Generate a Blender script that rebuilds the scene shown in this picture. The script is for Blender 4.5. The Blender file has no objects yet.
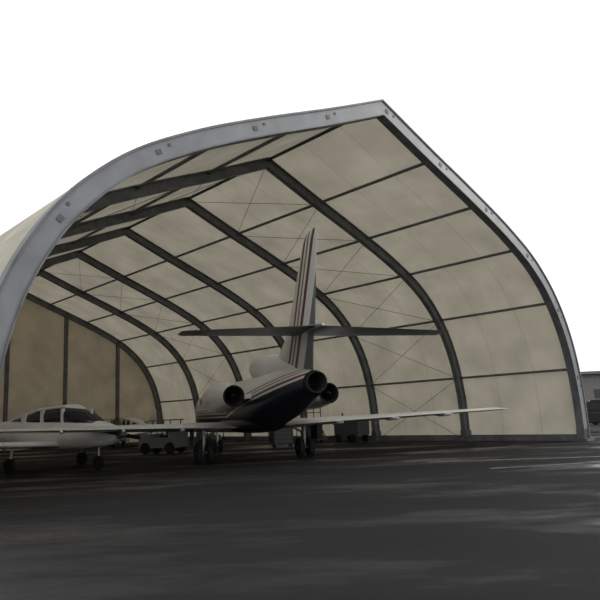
import bpy, math, random
from mathutils import Vector, Matrix
random.seed(3)
sc=bpy.context.scene
sc.view_settings.view_transform='Standard'
# ---------------------------------------------------------------- materials
def mat(name,col,rough=.6,metal=0.,noise=0.,nscale=3.,spec=.3):
    m=bpy.data.materials.new(name);m.use_nodes=True
    nt=m.node_tree;b=nt.nodes['Principled BSDF']
    b.inputs['Base Color'].default_value=(*col,1);b.inputs['Roughness'].default_value=rough
    b.inputs['Metallic'].default_value=metal;b.inputs['Specular IOR Level'].default_value=spec
    if noise>0:
        tc=nt.nodes.new('ShaderNodeTexCoord');n=nt.nodes.new('ShaderNodeTexNoise')
        n.inputs['Scale'].default_value=nscale;n.inputs['Detail'].default_value=5
        r=nt.nodes.new('ShaderNodeValToRGB')
        r.color_ramp.elements[0].position=.3;r.color_ramp.elements[1].position=.7
        r.color_ramp.elements[0].color=(*[c*(1-noise) for c in col],1)
        r.color_ramp.elements[1].color=(*[min(1,c*(1+noise)) for c in col],1)
        nt.links.new(tc.outputs['Object'],n.inputs['Vector']);nt.links.new(n.outputs['Fac'],r.inputs['Fac'])
        nt.links.new(r.outputs['Color'],b.inputs['Base Color'])
    return m
def N(nt,op,a,b=None,c=None):
    n=nt.nodes.new('ShaderNodeMath');n.operation=op
    for i,v in enumerate((a,b,c)):
        if v is None: continue
        if isinstance(v,(int,float)): n.inputs[i].default_value=v
        else: nt.links.new(v,n.inputs[i])
    return n.outputs[0]
def MIX(nt,f,a,b):
    n=nt.nodes.new('ShaderNodeMix');n.data_type='RGBA'
    if isinstance(f,(int,float)): n.inputs[0].default_value=f
    else: nt.links.new(f,n.inputs[0])
    for i,v in ((6,a),(7,b)):
        if isinstance(v,tuple): n.inputs[i].default_value=(*v,1)
        else: nt.links.new(v,n.inputs[i])
    return n.outputs[2]
def xyz(nt):
    tc=nt.nodes.new('ShaderNodeTexCoord');s=nt.nodes.new('ShaderNodeSeparateXYZ')
    nt.links.new(tc.outputs['Object'],s.inputs[0]);return tc,s.outputs
def fabric(name,col,trans):
    m=bpy.data.materials.new(name);m.use_nodes=True;nt=m.node_tree
    nt.nodes.remove(nt.nodes['Principled BSDF']);out=nt.nodes['Material Output']
    tc,o=xyz(nt)
    n=nt.nodes.new('ShaderNodeTexNoise');n.inputs['Scale'].default_value=.6;n.inputs['Detail'].default_value=7
    nt.links.new(tc.outputs['Object'],n.inputs['Vector'])
    f=N(nt,'MULTIPLY_ADD',n.outputs['Fac'],.75,.62)
    w=N(nt,'ABSOLUTE',N(nt,'SUBTRACT',N(nt,'FRACT',N(nt,'MULTIPLY',o[1],1/2.08)),.5))
    seam=N(nt,'GREATER_THAN',w,.482)
    f=N(nt,'SUBTRACT',f,N(nt,'MULTIPLY',seam,.11))
    def shade(c):
        cc=nt.nodes.new('ShaderNodeVectorMath');cc.operation='SCALE';cc.inputs[0].default_value=c
        nt.links.new(f,cc.inputs['Scale']);return cc.outputs[0]
    d=nt.nodes.new('ShaderNodeBsdfDiffuse');t=nt.nodes.new('ShaderNodeBsdfTranslucent')
    nt.links.new(shade(col),d.inputs[0]);nt.links.new(shade(trans),t.inputs[0])
    a=nt.nodes.new('ShaderNodeAddShader');nt.links.new(d.outputs[0],a.inputs[0]);nt.links.new(t.outputs[0],a.inputs[1])
    nt.links.new(a.outputs[0],out.inputs[0]);return m
M_fab=fabric('pvc_membrane',(.42,.40,.345),(.142,.132,.105))
M_back=fabric('back_wall_fabric',(.37,.32,.24),(.125,.104,.072))
M_alu=mat('galvanised_frame',(.14,.145,.15),.55,.25,.25,2.)
M_alud=mat('frame_plate',(.10,.105,.11),.6,.2)
M_frontf=mat('front_arch_face',(.19,.20,.215),.5,.2,.15,1.5)
M_cable=mat('steel_cable',(.06,.06,.06),.5,.5)
M_white=mat('aircraft_white',(.72,.72,.71),.3,0,.05,2.)
M_glass=mat('dark_glass',(.015,.018,.022),.1,0,0,1,.5)
M_black=mat('engine_black',(.008,.008,.008),.7)
M_metal=mat('bare_metal',(.35,.35,.35),.35,.8)
M_grey=mat('grey_paint',(.16,.17,.18),.4)
M_eq=mat('equipment_grey',(.06,.063,.068),.5)
M_tyre=mat('rubber_tyre',(.012,.012,.012),.85)
M_blue=mat('cabinet_blue',(.02,.03,.06),.5)
M_dark=mat('dark_paint',(.02,.02,.022),.5)
M_conc=mat('concrete',(.20,.19,.18),.9,0,.25,4)
M_red=mat('red_lens',(.4,.02,.02),.4)
M_strip=mat('pale_strip_grey',(.10,.10,.095),.8,0,.6,2.5)  # mottled grey for the pale ground strips
# ---------------------------------------------------------------- helpers
def empty(name,loc=(0,0,0),rz=0,s=1):
    e=bpy.data.objects.new(name,None);sc.collection.objects.link(e)
    e.location=loc;e.rotation_euler=(0,0,rz);e.scale=(s,s,s);return e
def mesh(name,v,f,m,par=None,smooth=False):
    me=bpy.data.meshes.new(name);me.from_pydata([tuple(p) for p in v],[],f)
    import bmesh
    bm=bmesh.new();bm.from_mesh(me);bmesh.ops.recalc_face_normals(bm,faces=bm.faces);bm.to_mesh(me);bm.free()
    me.materials.append(m)
    if smooth:
        for p in me.polygons:p.use_smooth=True
    o=bpy.data.objects.new(name,me);sc.collection.objects.link(o)
    if par:o.parent=par
    return o
class Geo:
    def __init__(s): s.v=[];s.f=[]
    def add(s,v,f):
        k=len(s.v);s.v+=[tuple(p) for p in v];s.f+=[[i+k for i in q] for q in f]
    def box(s,c,d,rot=None):
        v=[Vector((x*d[0]/2,y*d[1]/2,z*d[2]/2)) for x in(-1,1) for y in(-1,1) for z in(-1,1)]
        if rot: v=[rot@p for p in v]
        v=[p+Vector(c) for p in v]
        s.add(v,[[0,1,3,2],[4,6,7,5],[0,4,5,1],[2,3,7,6],[0,2,6,4],[1,5,7,3]])
    def tube(s,a,b,r,r2=None,n=10,cap=True):
        a=Vector(a);b=Vector(b);r2=r if r2 is None else r2
        d=(b-a).normalized();up=Vector((0,0,1)) if abs(d.z)<.9 else Vector((1,0,0))
        x=d.cross(up).normalized();y=d.cross(x)
        v=[];f=[]
        for k in range(n):
            t=2*math.pi*k/n;q=x*math.cos(t)+y*math.sin(t);v+=[a+q*r,b+q*r2]
        for k in range(n):
            j=(k+1)%n;f.append([2*k,2*j,2*j+1,2*k+1])
        if cap:f+= [[2*k for k in range(n)],[2*k+1 for k in range(n)]]
        s.add(v,f)
    def rings(s,rings,capa=True,capb=True):
        n=len(rings[0]);v=[p for r in rings for p in r];f=[]
        for i in range(len(rings)-1):
            for k in range(n):
                j=(k+1)%n;f.append([i*n+k,i*n+j,(i+1)*n+j,(i+1)*n+k])
        if capa:f.append(list(range(n)))
        if capb:f.append([(len(rings)-1)*n+k for k in range(n)])
        s.add(v,f)
    def loft(s,secs,n=32,capa=True,capb=True,p=2.0):
        R=[]
        for x0,y,z0,rx,rz in secs:
            r=[]
            for k in range(n):
                t=2*math.pi*k/n;c=math.cos(t);q=math.sin(t)
                r.append((x0+rx*math.copysign(abs(c)**(2/p),c),y,z0+rz*math.copysign(abs(q)**(2/p),q)))
            R.append(r)
        s.rings(R,capa,capb)
    def wheel(s,c,r,w,ax=(1,0,0)):
        a=Vector(ax);c=Vector(c)
        prof=[(-.5,.55),(-.5,.85),(-.32,1),(.32,1),(.5,.85),(.5,.55)]
        for (p0,r0),(p1,r1) in zip(prof[:-1],prof[1:]):
            s.tube(c+a*w*p0,c+a*w*p1+a*1e-5,r*r0,r*r1,20,False)
        s.tube(c-a*w*.4,c+a*w*.4,r*.56,None,20)
    def obj(s,name,m,par=None,smooth=False): return mesh(name,s.v,s.f,m,par,smooth)
def airfoil(secs,vertical=False,n=9):
    g=Geo();R=[]
    for sp,yl,ch,z,t in secs:
        r=[];us=[.5*(1-math.cos(math.pi*k/n)) for k in range(n+1)]
        def th(u): return 5*t*(.2969*math.sqrt(u)-.126*u-.3516*u*u+.2843*u**3-.1015*u**4)*ch
        pts=[(u,th(u)) for u in us]+[(u,-th(u)) for u in reversed(us[1:-1])]
        for u,h in pts:
            r.append((h+0,yl-u*ch,sp) if vertical else (sp,yl-u*ch,z+h))
        R.append(r)
    g.rings(R);return g
# ---------------------------------------------------------------- hangar
YAW=.747;D=6.24;NB=6
H=empty('aircraft_hangar',(3.09,21.7,0),YAW)
ctrl=[(0,12.3),(2.6,11.2),(5.2,10.15),(7.7,9.05),(9.8,7.85),(11.35,6.35),(12.4,4.5),(12.95,2.3),(13.1,0)]
def cr(P,k=6):
    Q=[Vector(p) for p in P];Q=[2*Q[0]-Q[1]]+Q+[2*Q[-1]-Q[-2]];o=[]
    for i in range(1,len(Q)-2):
        for j in range(k):
            t=j/k;a,b,c,d=Q[i-1:i+3]
            o.append(.5*((2*b)+(c-a)*t+(2*a-5*b+4*c-d)*t*t+(3*b-a-3*c+d)*t**3))
    o.append(Q[-2]);return o
half=cr(ctrl)
def normals(h):
    o=[]
    for i,p in enumerate(h):
        a=h[max(i-1,0)];b=h[min(i+1,len(h)-1)];t=(b-a).normalized();o.append(Vector((-t.y,t.x))*1)
    o=[n if n.dot(Vector((.5,1)))>0 else -n for n in o]
    c=o[0];o[0]=Vector((0,1))/max(c.y,.3);o[-1]=Vector((1,0));return o
nh=normals(half)
full=[Vector((-p.x,p.y)) for p in reversed(half)]+half[1:]
nf=[Vector((-n.x,n.y)) for n in reversed(nh)]+nh[1:]
def sweep(g,off0,off1,y0,y1):
    R=[]
    for p,n in zip(full,nf):
        a=p+n*off0;b=p+n*off1
        z0=max(a.y,0);z1=max(b.y,0)
        R.append([(a.x,y0,z0),(b.x,y0,z1),(b.x,y1,z1),(a.x,y1,z0)])
    g.rings(R)
v=[];f=[];n=len(full);ys=[-.1]+[D*i for i in range(1,NB+1)]
for y in ys:
    for p,q in zip(full,nf):
        a=p+q*.24;v.append((a.x,y,max(a.y,0)))
for i in range(len(ys)-1):
    for k in range(n-1): f.append([i*n+k,i*n+k+1,(i+1)*n+k+1,(i+1)*n+k])
mesh('membrane_cover',v,f,M_fab,H,True)
g=Geo()
for i in range(1,NB+1):
    y=D*i-(0.2 if i==NB else 0)
    sweep(g,.17,.22,y-.13,y+.13);sweep(g,-.22,-.17,y-.13,y+.13);sweep(g,-.18,.18,y-.05,y+.05)
g.obj('arch_beams',M_alu,H)
g=Geo();sweep(g,-.24,.22,-.18,.14);g.obj('front_arch',M_frontf,H)
g=Geo();sweep(g,.22,.28,-.22,.16);sweep(g,-.27,-.23,-.21,.14);g.obj('front_arch_flanges',M_alu,H)
g=Geo()
L=0;c0=0
for k in range(len(full)-1):
    a,b=full[k],full[k+1];L+=(b-a).length
    if L>3.2:
        L=0;t=(b-a).normalized();nn=nf[k]
        ang=math.atan2(t.y,t.x);rot=Matrix.Rotation(-ang,3,'Y')
        c=(a+b)/2
        g.box((c.x,-.185,c.y),(.16,.02,.14),rot)
        g.box((c.x+t.x*.4+nn.x*.08,-.185,c.y+t.y*.4+nn.y*.08),(.08,.02,.08),rot)
g.obj('splice_plates',M_alud,H)
arc=[0]
for a,b in zip(half[:-1],half[1:]): arc.append(arc[-1]+(b-a).length)
def at(s):
    for i in range(len(arc)-1):
        if arc[i+1]>=s:
            t=(s-arc[i])/(arc[i+1]-arc[i]);return half[i].lerp(half[i+1],t),nh[i]
    return half[-1],nh[-1]
ps=[0]+[arc[-1]*k/6 for k in range(1,6)]
g=Geo()
for sgn in(1,-1):
    for s in ps:
        p,q=at(s);
        if s==0: q=Vector((0,1))
        g.tube((sgn*(p.x+q.x*.12),0,p.y+q.y*.12),(sgn*(p.x+q.x*.12),D*NB,p.y+q.y*.12),.065,None,6)
    g.box((sgn*13.2,D*NB/2,.15),(.12,D*NB,.3))
g.obj('purlins',M_alu,H)
g=Geo();ss=ps+[arc[-1]]
for bay in (1,4):
    for sgn in(1,-1):
        for a,b in zip(ss[:-1],ss[1:]):
            p,_=at(a);q,_=at(b)
            y0,y1=D*bay,D*(bay+1)
            g.tube((sgn*p.x,y0,p.y),(sgn*q.x,y1,q.y),.011,None,5);g.tube((sgn*p.x,y1,p.y),(sgn*q.x,y0,q.y),.011,None,5)
g.obj('bracing_cables',M_cable,H)
g=Geo()
for i in range(NB+1):
    for sgn in(1,-1): g.box((sgn*13.1,D*i,.06),(.8,.7,.12)); g.box((sgn*13.1,D*i,.3),(.5,.36,.5))
g.obj('arch_base_plates',M_alud,H)
yb=D*NB+.02
v=[(p.x+q.x*.24,yb,max(0,p.y+q.y*.24)) for p,q in zip(full,nf)]
o=mesh('wall_back',v,[list(range(len(v)))],M_back,H)
g=Geo()
def zat(x):
    x=abs(x)
    for a,b in zip(half[:-1],half[1:]):
        if a.x<=x<=b.x: return a.y+(b.y-a.y)*(x-a.x)/(b.x-a.x+1e-9)
    return 0
for x in (-9,-4.5,0,4.5,9): g.box((x,yb-.16,zat(x)/2),(.26,.22,zat(x)))
g.box((0,yb-.1,1.6),(25,.1,.12))
g.obj('back_wall_columns',M_alu,H)
# ---------------------------------------------------------------- ground
m=bpy.data.materials.new('asphalt');m.use_nodes=True;nt=m.node_tree;b=nt.nodes['Principled BSDF']
tc,o=xyz(nt)
n1=nt.nodes.new('ShaderNodeTexNoise');n1.inputs['Scale'].default_value=30;n1.inputs['Detail'].default_value=4
n2=nt.nodes.new('ShaderNodeTexNoise');n2.inputs['Scale'].default_value=.3;n2.inputs['Detail'].default_value=7
n2.inputs['Roughness'].default_value=.6
mp=nt.nodes.new('ShaderNodeMapping');mp.inputs['Scale'].default_value=(.45,1.2,1);mp.inputs['Rotation'].default_value=(0,0,.25)
nt.links.new(tc.outputs['Object'],mp.inputs[0]);nt.links.new(mp.outputs[0],n2.inputs['Vector']);nt.links.new(tc.outputs['Object'],n1.inputs['Vector'])
base=N(nt,'MULTIPLY',N(nt,'MULTIPLY_ADD',n1.outputs['Fac'],.6,.7),N(nt,'MULTIPLY_ADD',n2.outputs['Fac'],1.2,.4))
c=nt.nodes.new('ShaderNodeVectorMath');c.operation='SCALE';c.inputs[0].default_value=(.019,.019,.020);nt.links.new(base,c.inputs['Scale'])
nt.links.new(c.outputs[0],b.inputs['Base Color'])
wet=nt.nodes.new('ShaderNodeMapRange');wet.inputs[1].default_value=.50;wet.inputs[2].default_value=.68
nt.links.new(n2.outputs['Fac'],wet.inputs[0])
nt.links.new(N(nt,'MULTIPLY_ADD',wet.outputs[0],-.66,.82),b.inputs['Roughness'])
nt.links.new(N(nt,'MULTIPLY_ADD',wet.outputs[0],.22,.06),b.inputs['Specular IOR Level'])
g=Geo();g.add([(-300,-100,0),(300,-100,0),(300,500,0),(-300,500,0)],[[0,1,2,3]]);g.obj('ground',m)
g=Geo();g.add([(4,22.1,.004),(13,21.0,.004),(13,21.4,.004),(4,22.4,.004)],[[0,1,2,3]])  # two thin flat strips, paler than the asphalt around them
g.add([(5.2,19.0,.004),(11,19.9,.004),(11,20.15,.004),(5.2,19.25,.004)],[[0,1,2,3]])
g.obj('pale_ground_strips',M_strip)
# ---------------------------------------------------------------- business jet
TH=math.radians(18.7)
J=empty('business_jet',(-2.05,27.0,0),TH,1.08)
m=bpy.data.materials.new('jet_livery');m.use_nodes=True;nt=m.node_tree;b=nt.nodes['Principled BSDF'];tc,o=xyz(nt)
b.inputs['Roughness'].default_value=.3
slope=N(nt,'MULTIPLY',N(nt,'MAXIMUM',N(nt,'MULTIPLY',o[1],-1),-1.),.13)
s=N(nt,'SUBTRACT',o[2],N(nt,'ADD',slope,1.62))
W=(.72,.72,.71);NV=(.012,.014,.03);MR=(.13,.03,.03);GD=(.22,.15,.08)
col=W
def band(prev,lo,hi,c):
    k=N(nt,'MULTIPLY',N(nt,'GREATER_THAN',s,lo),N(nt,'LESS_THAN',s,hi));return MIX(nt,k,prev,c)
col=band(col,-9,.10,NV);col=band(col,.17,.25,MR);col=band(col,.32,.36,GD);col=band(col,.42,.46,MR)
ws=N(nt,'MULTIPLY',N(nt,'MULTIPLY',N(nt,'GREATER_THAN',o[1],7.9),N(nt,'LESS_THAN',o[1],8.8)),N(nt,'MULTIPLY',N(nt,'GREATER_THAN',o[2],2.3),N(nt,'LESS_THAN',o[2],2.78)))
col=MIX(nt,ws,col,(.01,.01,.012))
nt.links.new(col,b.inputs['Base Color']);M_liv=m
m=bpy.data.materials.new('fin_livery');m.use_nodes=True;nt=m.node_tree;b=nt.nodes['Principled BSDF'];tc,o=xyz(nt)
b.inputs['Roughness'].default_value=.35
s=N(nt,'ADD',o[1],N(nt,'MULTIPLY',N(nt,'SUBTRACT',o[2],3.0),.46))
col=(.72,.72,.71)
col=band(col,-5.15,-4.98,MR);col=band(col,-5.42,-5.30,GD);col=band(col,-5.78,-5.58,MR);col=band(col,-7.3,-6.25,(.16,.16,.17))
nt.links.new(col,b.inputs['Base Color']);M_fin=m
g=Geo()
secs=[(11.3,1.75,.04,.04),(11.1,1.76,.18,.16),(10.7,1.8,.36,.32),(10,1.86,.56,.52),(9,1.95,.76,.74),(8,2.02,.9,.92),(7,2.05,.96,.98),(5,2.05,.96,.98),(3,2.05,.96,.98),(0,2.05,.96,.98),(-1.5,2.08,.94,.95),(-3,2.17,.87,.9),(-4.2,2.27,.76,.8),(-5.2,2.36,.63,.67),(-6.1,2.43,.48,.50),(-6.9,2.47,.35,.36)]
g.loft([(0,y,z,a,b_) for y,z,a,b_ in secs],36,True,False);g.obj('fuselage',M_liv,J,True)
g=Geo();g.loft([(0,-6.85,2.47,.34,.35),(0,-7.1,2.48,.31,.31),(0,-7.1,2.48,.27,.27),(0,-6.3,2.47,.25,.25)],30,False,True);g.obj('centre_exhaust',M_black,J,True)
g=Geo();g.loft([(0,3.6,1.35,.1,.05),(0,3.0,1.35,.7,.2),(0,2,1.3,1.0,.3),(0,-.6,1.3,1.0,.3),(0,-1.8,1.35,.7,.25),(0,-2.8,1.45,.15,.08)],24,p=2.6);g.obj('wing_fairing',M_liv,J,True)
wt=9.0
for sg,nm in((1,'right_wing'),(-1,'left_wing')):
    g=airfoil([(sg*.5,3.2,4.3,1.22,.10),(sg*3.2,1.65,2.9,1.32,.10),(sg*wt,-1.9,1.25,1.5,.09),(sg*(wt+.12),-2.1,.9,1.51,.05)])
    g.obj(nm,M_white,J,True)
    g=Geo()
    for sx in(2.9,4.9,6.8):
        yy=-1.3-(sx-2.9)*.28;zz=1.24+(sx-2.9)*.035
        g.loft([(sg*sx,yy+.9,zz,.02,.02),(sg*sx,yy+.5,zz-.01,.06,.07),(sg*sx,yy-.1,zz,.05,.06),(sg*sx,yy-.4,zz+.02,.02,.02)],10)
    g.obj(nm+'_flap_fairings',M_white,J,True)
    g=airfoil([(sg*.0,-5.35,2.05,4.03,.09),(sg*3.75,-7.05,.95,3.80,.08),(sg*3.85,-7.2,.7,3.795,.05)])
    g.obj(nm.replace('wing','tailplane'),M_grey,J,True)
    ex,ez=sg*1.62,2.27
    g=Geo();g.loft([(ex,-.55,ez,.36,.36),(ex,-.45,ez,.42,.42),(ex,-.65,ez,.48,.48),(ex,-1.5,ez,.52,.52),(ex,-2.5,ez,.49,.49),(ex,-3.3,ez,.40,.40),(ex,-3.7,ez,.34,.34)],28,False,False)
    g.obj(nm.replace('wing','engine_nacelle'),M_white,J,True)
    g=Geo();g.loft([(ex,-.5,ez,.37,.37),(ex,-1.0,ez,.32,.32)],24,False,True)
    g.loft([(ex,-3.68,ez,.34,.34),(ex,-3.75,ez,.35,.35),(ex,-3.75,ez,.30,.30),(ex,-3.2,ez,.28,.28)],24,False,True)
    g.loft([(ex,-3.2,ez,.14,.14),(ex,-3.85,ez,.03,.03)],14);g.obj(nm.replace('wing','engine_exhaust'),M_black,J,True)
    g=Geo();g.box((sg*1.0,-2.1,2.27),(.8,1.8,.14));g.obj(nm.replace('wing','engine_pylon'),M_white,J)
    g=Geo()
    for k in range(7):
        yy=6.3-k*.95
        g.loft([(0,0,0,.12,.17),(0,.03,0,.12,.17)],14)
        for q in range(28):
            x,y,z=g.v[-28+q];g.v[-28+q]=(sg*(.93+y),yy+x,2.35+z)
    g.obj(nm.replace('wing','cabin_windows'),M_glass,J)
    g=Geo();gx=sg*1.95
    g.tube((gx,0,.37),(gx,-.02,1.25),.07);g.tube((gx,0,.9),(gx-sg*.8,.1,1.3),.04);g.tube((gx-.3,0,.37),(gx+.3,0,.37),.05)
    g.obj(nm.replace('wing','main_gear_strut'),M_metal,J)
    g=Geo();g.wheel((gx-.2,0,.37),.37,.22);g.wheel((gx+.2,0,.37),.37,.22);g.obj(nm.replace('wing','main_wheels'),M_tyre,J)
    g=Geo();g.box((gx+sg*.42,0,.95),(.04,.75,.62));g.obj(nm.replace('wing','gear_door'),M_dark,J)
R=airfoil([(2.75,-2.9,3.9,0,.12),(3.6,-3.75,3.2,0,.11),(4.1,-4.65,2.5,0,.11),(6.6,-6.45,1.2,0,.10),(6.82,-6.8,.8,0,.06)],True);R.obj('tail_fin',M_fin,J,True)
g=Geo();g.loft([(0,-5.1,4.04,.03,.03),(0,-5.5,4.04,.14,.13),(0,-6.8,4.02,.13,.13),(0,-7.8,4.0,.03,.03)],16);g.obj('tailplane_fairing',M_fin,J,True)
g=Geo();g.loft([(0,-1.15,3.3,.38,.38),(0,-1.05,3.3,.43,.42),(0,-1.3,3.3,.48,.47),(0,-2.4,3.25,.46,.47),(0,-3.8,3.1,.36,.45),(0,-5.4,2.95,.18,.3),(0,-6.4,2.8,.05,.1)],24,False,True);g.obj('centre_intake',M_white,J,True)
g=Geo();g.loft([(0,-1.1,3.3,.39,.39),(0,-1.6,3.3,.33,.33)],24,False,True);g.obj('intake_duct',M_black,J,True)
g=Geo();g.box((0,-2.1,2.95),(.35,1.3,.4));g.obj('intake_pylon',M_white,J)
g=Geo();g.tube((0,7.3,.28),(0,7.35,1.3),.06);g.tube((-.2,7.3,.28),(.2,7.3,.28),.04);g.obj('nose_gear_strut',M_metal,J)
g=Geo();g.wheel((-.15,7.3,.28),.28,.15);g.wheel((.15,7.3,.28),.28,.15);g.obj('nose_wheels',M_tyre,J)
# ---------------------------------------------------------------- light aircraft
def light_aircraft(loc,rz,sc_=1.):
    E=empty('light_aircraft',loc,rz,sc_)
    g=Geo();secs=[(3.0,1.02,.1,.1),(2.85,1.02,.28,.26),(2.4,1.04,.45,.38),(1.8,1.06,.56,.46),(1.1,1.08,.62,.5),(0,1.1,.62,.52),(-1.0,1.14,.56,.46),(-2.2,1.22,.36,.32),(-3.4,1.32,.16,.2),(-3.85,1.36,.06,.1)]
    g.loft([(0,y,z,a,b_) for y,z,a,b_ in secs],28,p=2.4);g.obj('fuselage',M_white,E,True)
    g=Geo();g.loft([(0,2.2,1.38,.3,.1),(0,1.7,1.56,.45,.28),(0,1.0,1.64,.5,.34),(0,0,1.60,.48,.3),(0,-1.2,1.45,.32,.2),(0,-2.0,1.36,.1,.08)],24,p=2.6);g.obj('cabin_canopy',M_glass,E,True)
    g=Geo();g.loft([(0,1.65,1.83,.1,.02),(0,1.1,1.94,.42,.07),(0,0,1.87,.44,.07),(0,-1.3,1.58,.26,.1),(0,-2.0,1.42,.1,.05)],20,p=2.6)
    for sg in(1,-1):
        g.box((sg*.46,1.15,1.65),(.09,.09,.46));g.box((sg*.46,.3,1.62),(.09,.12,.46));g.box((sg*.42,-.55,1.56),(.1,.16,.4))
    g.box((0,1.75,1.7),(.05,.35,.28));g.obj('cabin_roof',M_white,E)
    for sg,nm in((1,'right'),(-1,'left')):
        airfoil([(sg*.3,1.15,1.75,.78,.14),(sg*1.6,.85,1.5,.83,.14),(sg*4.9,.65,1.05,1.0,.12),(sg*5.0,.55,.7,1.01,.06)]).obj(nm+'_wing',M_white,E,True)
        airfoil([(0,-2.95,.95,1.42,.1),(sg*1.75,-3.2,.6,1.42,.1)]).obj(nm+'_tailplane',M_white,E,True)
        g=Geo();g.tube((sg*1.5,.1,.22),(sg*1.4,.1,.85),.04);g.obj(nm+'_gear_leg',M_metal,E)
        g=Geo();g.wheel((sg*1.5,.1,.22),.22,.14);g.obj(nm+'_wheel',M_tyre,E)
    airfoil([(1.35,-2.5,1.4,0,.1),(2.45,-3.3,.7,0,.1)],True).obj('tail_fin',M_white,E,True)
    g=Geo();g.tube((0,2.2,.2),(0,2.2,.8),.035);g.obj('nose_gear_leg',M_metal,E)
    g=Geo();g.wheel((0,2.2,.2),.2,.12);g.obj('nose_wheel',M_tyre,E)
    g=Geo();g.loft([(0,3.0,1.02,.15,.15),(0,3.15,1.02,.11,.11),(0,3.32,1.02,.02,.02)],16);g.obj('spinner',M_metal,E,True)
    g=Geo()
    for a in(80,260):
        rot=Matrix.Rotation(math.radians(a),3,'Y');g.box(rot@Vector((0,0,.45))+Vector((0,3.08,1.02)),(.11,.03,.85),rot)
    g.obj('propeller',M_dark,E)
    return E
light_aircraft((-10.5,26.9,0),math.radians(-90-25),1.25)
light_aircraft((-12.0,46.5,0),math.radians(35))
# ---------------------------------------------------------------- ground vehicles & equipment
def tug(loc,rz):
    E=empty('baggage_tug',loc,rz)
    g=Geo();g.box((0,0,.55),(1.2,2.3,.5));g.box((0,.75,.9),(1.1,.8,.25));g.box((0,-.9,.95),(1.2,.5,.3));g.obj('body',M_grey,E)
    g=Geo();g.box((0,-.25,.9),(.9,.4,.15));g.box((0,-.5,1.15),(.9,.12,.45));g.obj('seat',M_dark,E)
    g=Geo()
    for x in(-.52,.52):
        g.tube((x,.45,.8),(x,.3,1.7),.03);g.tube((x,-.75,.8),(x,-.75,1.7),.03)
    g.obj('posts',M_dark,E)
    g=Geo();g.box((0,-.2,1.73),(1.2,1.4,.06));g.obj('roof',M_grey,E)
    g=Geo()
    for x in(-.55,.55):
        for y in(-.75,.75): g.wheel((x,y,.3),.3,.2)
    g.obj('wheels',M_tyre,E)
    g=Geo();g.tube((-.3,.3,1.2),(.3,.3,1.2),.02);g.tube((0,.3,1.2),(0,.5,.95),.02);g.obj('steering',M_dark,E)
tug((-7.6,35.5,0),math.radians(70))
def cabinet(name,loc,rz,m_):
    E=empty(name,loc,rz)
    g=Geo();g.box((0,0,.65),(1.1,.6,.95));g.obj('body',m_,E)
    g=Geo()
    for k in range(4): g.box((0,-.31,.32+k*.22),(1.0,.03,.19))
    g.obj('drawers',M_eq,E)
    g=Geo();g.box((0,0,1.15),(1.15,.64,.05));g.obj('worktop',M_dark,E)
    g=Geo()
    for x in(-.45,.45):
        for y in(-.2,.2): g.wheel((x,y,.09),.09,.06)
    g.obj('casters',M_tyre,E)
def gpu(loc,rz):
    E=empty('ground_power_unit',loc,rz)
    g=Geo();g.box((0,0,.85),(1.9,1.0,.9));g.box((0,0,1.33),(1.7,.85,.08));g.obj('housing',M_eq,E)
    g=Geo();g.box((-.3,-.51,.9),(.9,.03,.5));g.box((.6,-.51,1.0),(.4,.03,.3));g.obj('panels',M_dark,E)
    g=Geo();g.tube((.95,0,.45),(1.9,0,.25),.03);g.tube((.5,.2,1.3),(.5,.2,1.7),.05);g.obj('tow_bar',M_dark,E)
    g=Geo()
    for x in(-.6,.6):
        for y in(-.5,.5): g.wheel((x,y,.25),.25,.14,(0,1,0))
    g.obj('wheels',M_tyre,E)
def stand(loc,rz):
    E=empty('maintenance_stand',loc,rz)
    g=Geo()
    for x in(-.6,.6):
        for y in(-.45,.45): g.tube((x,y,.15),(x,y,2.3),.03)
        g.tube((x,-.45,.3),(x,.45,1.2),.02)
    for z in(1.8,2.3):
        g.tube((-.6,.45,z),(.6,.45,z),.025)
        for x in(-.6,.6): g.tube((x,-.45,z),(x,.45,z),.025)
    for k in range(5): g.box((0,-.55-(4-k)*.18,.24+k*.22),(.9,.2,.03))
    for x in(-.47,.47): g.tube((x,-1.4,.15),(x,-.45,1.3),.03)
    g.obj('frame',M_eq,E)
    g=Geo();g.box((0,0,1.3),(1.25,.95,.06));g.obj('platform',M_grey,E)
    g=Geo()
    for x in(-.6,.6):
        for y in(-.45,.45): g.wheel((x,y,.12),.12,.06)
    g.obj('casters',M_tyre,E)
def shelf(loc,rz):
    E=empty('storage_shelf',loc,rz)
    g=Geo()
    for x in(-1.2,0,1.2):
        for y in(-.3,.3): g.box((x,y,1.0),(.06,.06,2.0))
    for z in(.15,.8,1.45,1.98): g.box((0,0,z),(2.45,.65,.05))
    g.obj('rack',M_eq,E)
    g=Geo()
    for z in(.175,.825,1.475):
        x=-1.1
        while x<.9:
            w=random.uniform(.2,.45);h=random.uniform(.2,.45);g.box((x+w/2,0,z+h/2),(w,.4,h));x+=w+.06
    g.obj('stored_boxes',M_grey,E)
ax=Vector((-math.sin(YAW),math.cos(YAW)));rt=Vector((math.cos(YAW),math.sin(YAW)));o0=Vector((3.09,21.7))
def hl(u,y): p=o0+rt*u+ax*y;return (p.x,p.y,0)
gpu(hl(11.6,D*2+.6),YAW+math.pi/2)
cabinet('tool_cabinet',hl(11.9,D*2+4.2),YAW-math.pi/2,M_blue)
cabinet('tool_cabinet',hl(11.9,D*3+1.5),YAW-math.pi/2,M_dark)
cabinet('tool_cabinet',(-1.3,36.5,0),.3,M_dark)
stand(hl(10.4,D*2+3.0),YAW-.3)
shelf(hl(11.9,D*4+3),YAW-math.pi/2)
shelf(hl(4.5,D*6-1.0),YAW)
shelf(hl(8.2,D*6-1.0),YAW)
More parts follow.
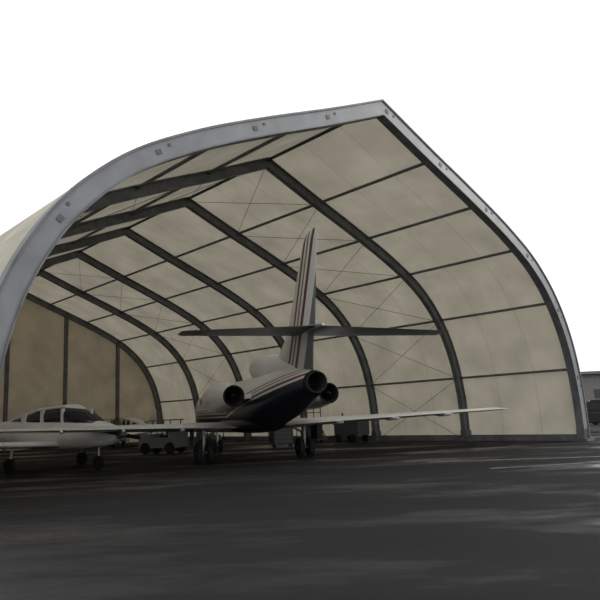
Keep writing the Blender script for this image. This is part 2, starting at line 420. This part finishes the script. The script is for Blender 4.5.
def pickup(loc,rz,m_):
    E=empty('pickup_truck',loc,rz)
    def hull(pts,w):
        g=Geo();k=len(pts);v=[(-w/2,a,b_) for a,b_ in pts]+[(w/2,a,b_) for a,b_ in pts]
        g.add(v,[list(range(k)),list(range(2*k-1,k-1,-1))]+[[i,(i+1)%k,k+(i+1)%k,k+i] for i in range(k)]);return g
    g=hull([(-2.8,.5),(-2.8,1.15),(-.9,1.15),(2.75,1.15),(2.85,.95),(2.85,.5)],1.95);o=g.obj('body',m_,E)
    bv=o.modifiers.new('b','BEVEL');bv.width=.06;bv.segments=2
    g=hull([(-.95,1.13),(-.8,1.85),(.7,1.85),(1.45,1.13)],1.75);g.obj('cab',m_,E)
    g=Geo()
    for sx in(-1,1): g.box((sx*.885,-.35,1.5),(.02,.7,.42));g.box((sx*.885,.5,1.48),(.02,.75,.4))
    g.box((0,-.93,1.5),(1.4,.06,.42));
    rot=Matrix.Rotation(math.radians(46),3,'X');g.box((0,1.14,1.52),(1.5,.03,.8),rot);g.obj('windows',M_glass,E)
    g=Geo();g.box((0,2.87,.6),(1.9,.1,.2));g.box((0,-2.84,.6),(1.9,.1,.2));g.box((0,2.86,.88),(1.1,.04,.2));g.obj('bumpers',M_metal,E)
    g=Geo();g.box((.85,-2.81,.95),(.15,.04,.3));g.box((-.85,-2.81,.95),(.15,.04,.3));g.obj('tail_lights',M_red,E)
    g=Geo()
    for x in(-.85,.85):
        for y in(-1.8,1.85): g.wheel((x,y,.4),.4,.26)
    g.obj('wheels',M_tyre,E)
pickup((18.0,39.6,0),math.radians(60),M_dark)
pickup((24.0,52,0),math.radians(95),M_white)
E=empty('airport_building',(75,125,0),math.radians(-8))
g=Geo();g.box((0,0,3.4),(80,14,6.8));g.obj('walls',M_conc,E)
g=Geo();g.box((0,0,7.0),(82,16,.5));g.obj('roof',M_grey,E)
g=Geo()
for k in range(-9,10): g.box((k*4,-7.03,3.2),(2.2,.1,1.6))
g.obj('building_windows',M_glass,E)
# ---------------------------------------------------------------- light
w=bpy.data.worlds.new('overcast_sky');sc.world=w;w.use_nodes=True
bg=w.node_tree.nodes['Background'];bg.inputs[0].default_value=(.99,.99,1,1);bg.inputs[1].default_value=1.2
ld=bpy.data.lights.new('hazy_sun','SUN');ld.energy=1.4;ld.angle=math.radians(15);ld.color=(1,.96,.88)
lo=bpy.data.objects.new('hazy_sun',ld);sc.collection.objects.link(lo)
lo.rotation_euler=(Vector((0,0,0))-Vector((.9,.3,.4))).to_track_quat('-Z','Y').to_euler()
# ---------------------------------------------------------------- camera
f,p,r=652.,.173,-.0423
cp,sp,c_,s_=math.cos(p),math.sin(p),math.cos(r),math.sin(r)
cd=bpy.data.cameras.new('camera');cd.sensor_width=36;cd.lens=f/600*36;cd.clip_end=2000
cam=bpy.data.objects.new('camera',cd);sc.collection.objects.link(cam)
R=Vector((c_,-s_*sp,s_*cp));U=Vector((-s_,-c_*sp,c_*cp));F=Vector((0,cp,sp))
cam.matrix_world=Matrix(((R.x,U.x,-F.x,0),(R.y,U.y,-F.y,0),(R.z,U.z,-F.z,1.75),(0,0,0,1)))
sc.camera=cam
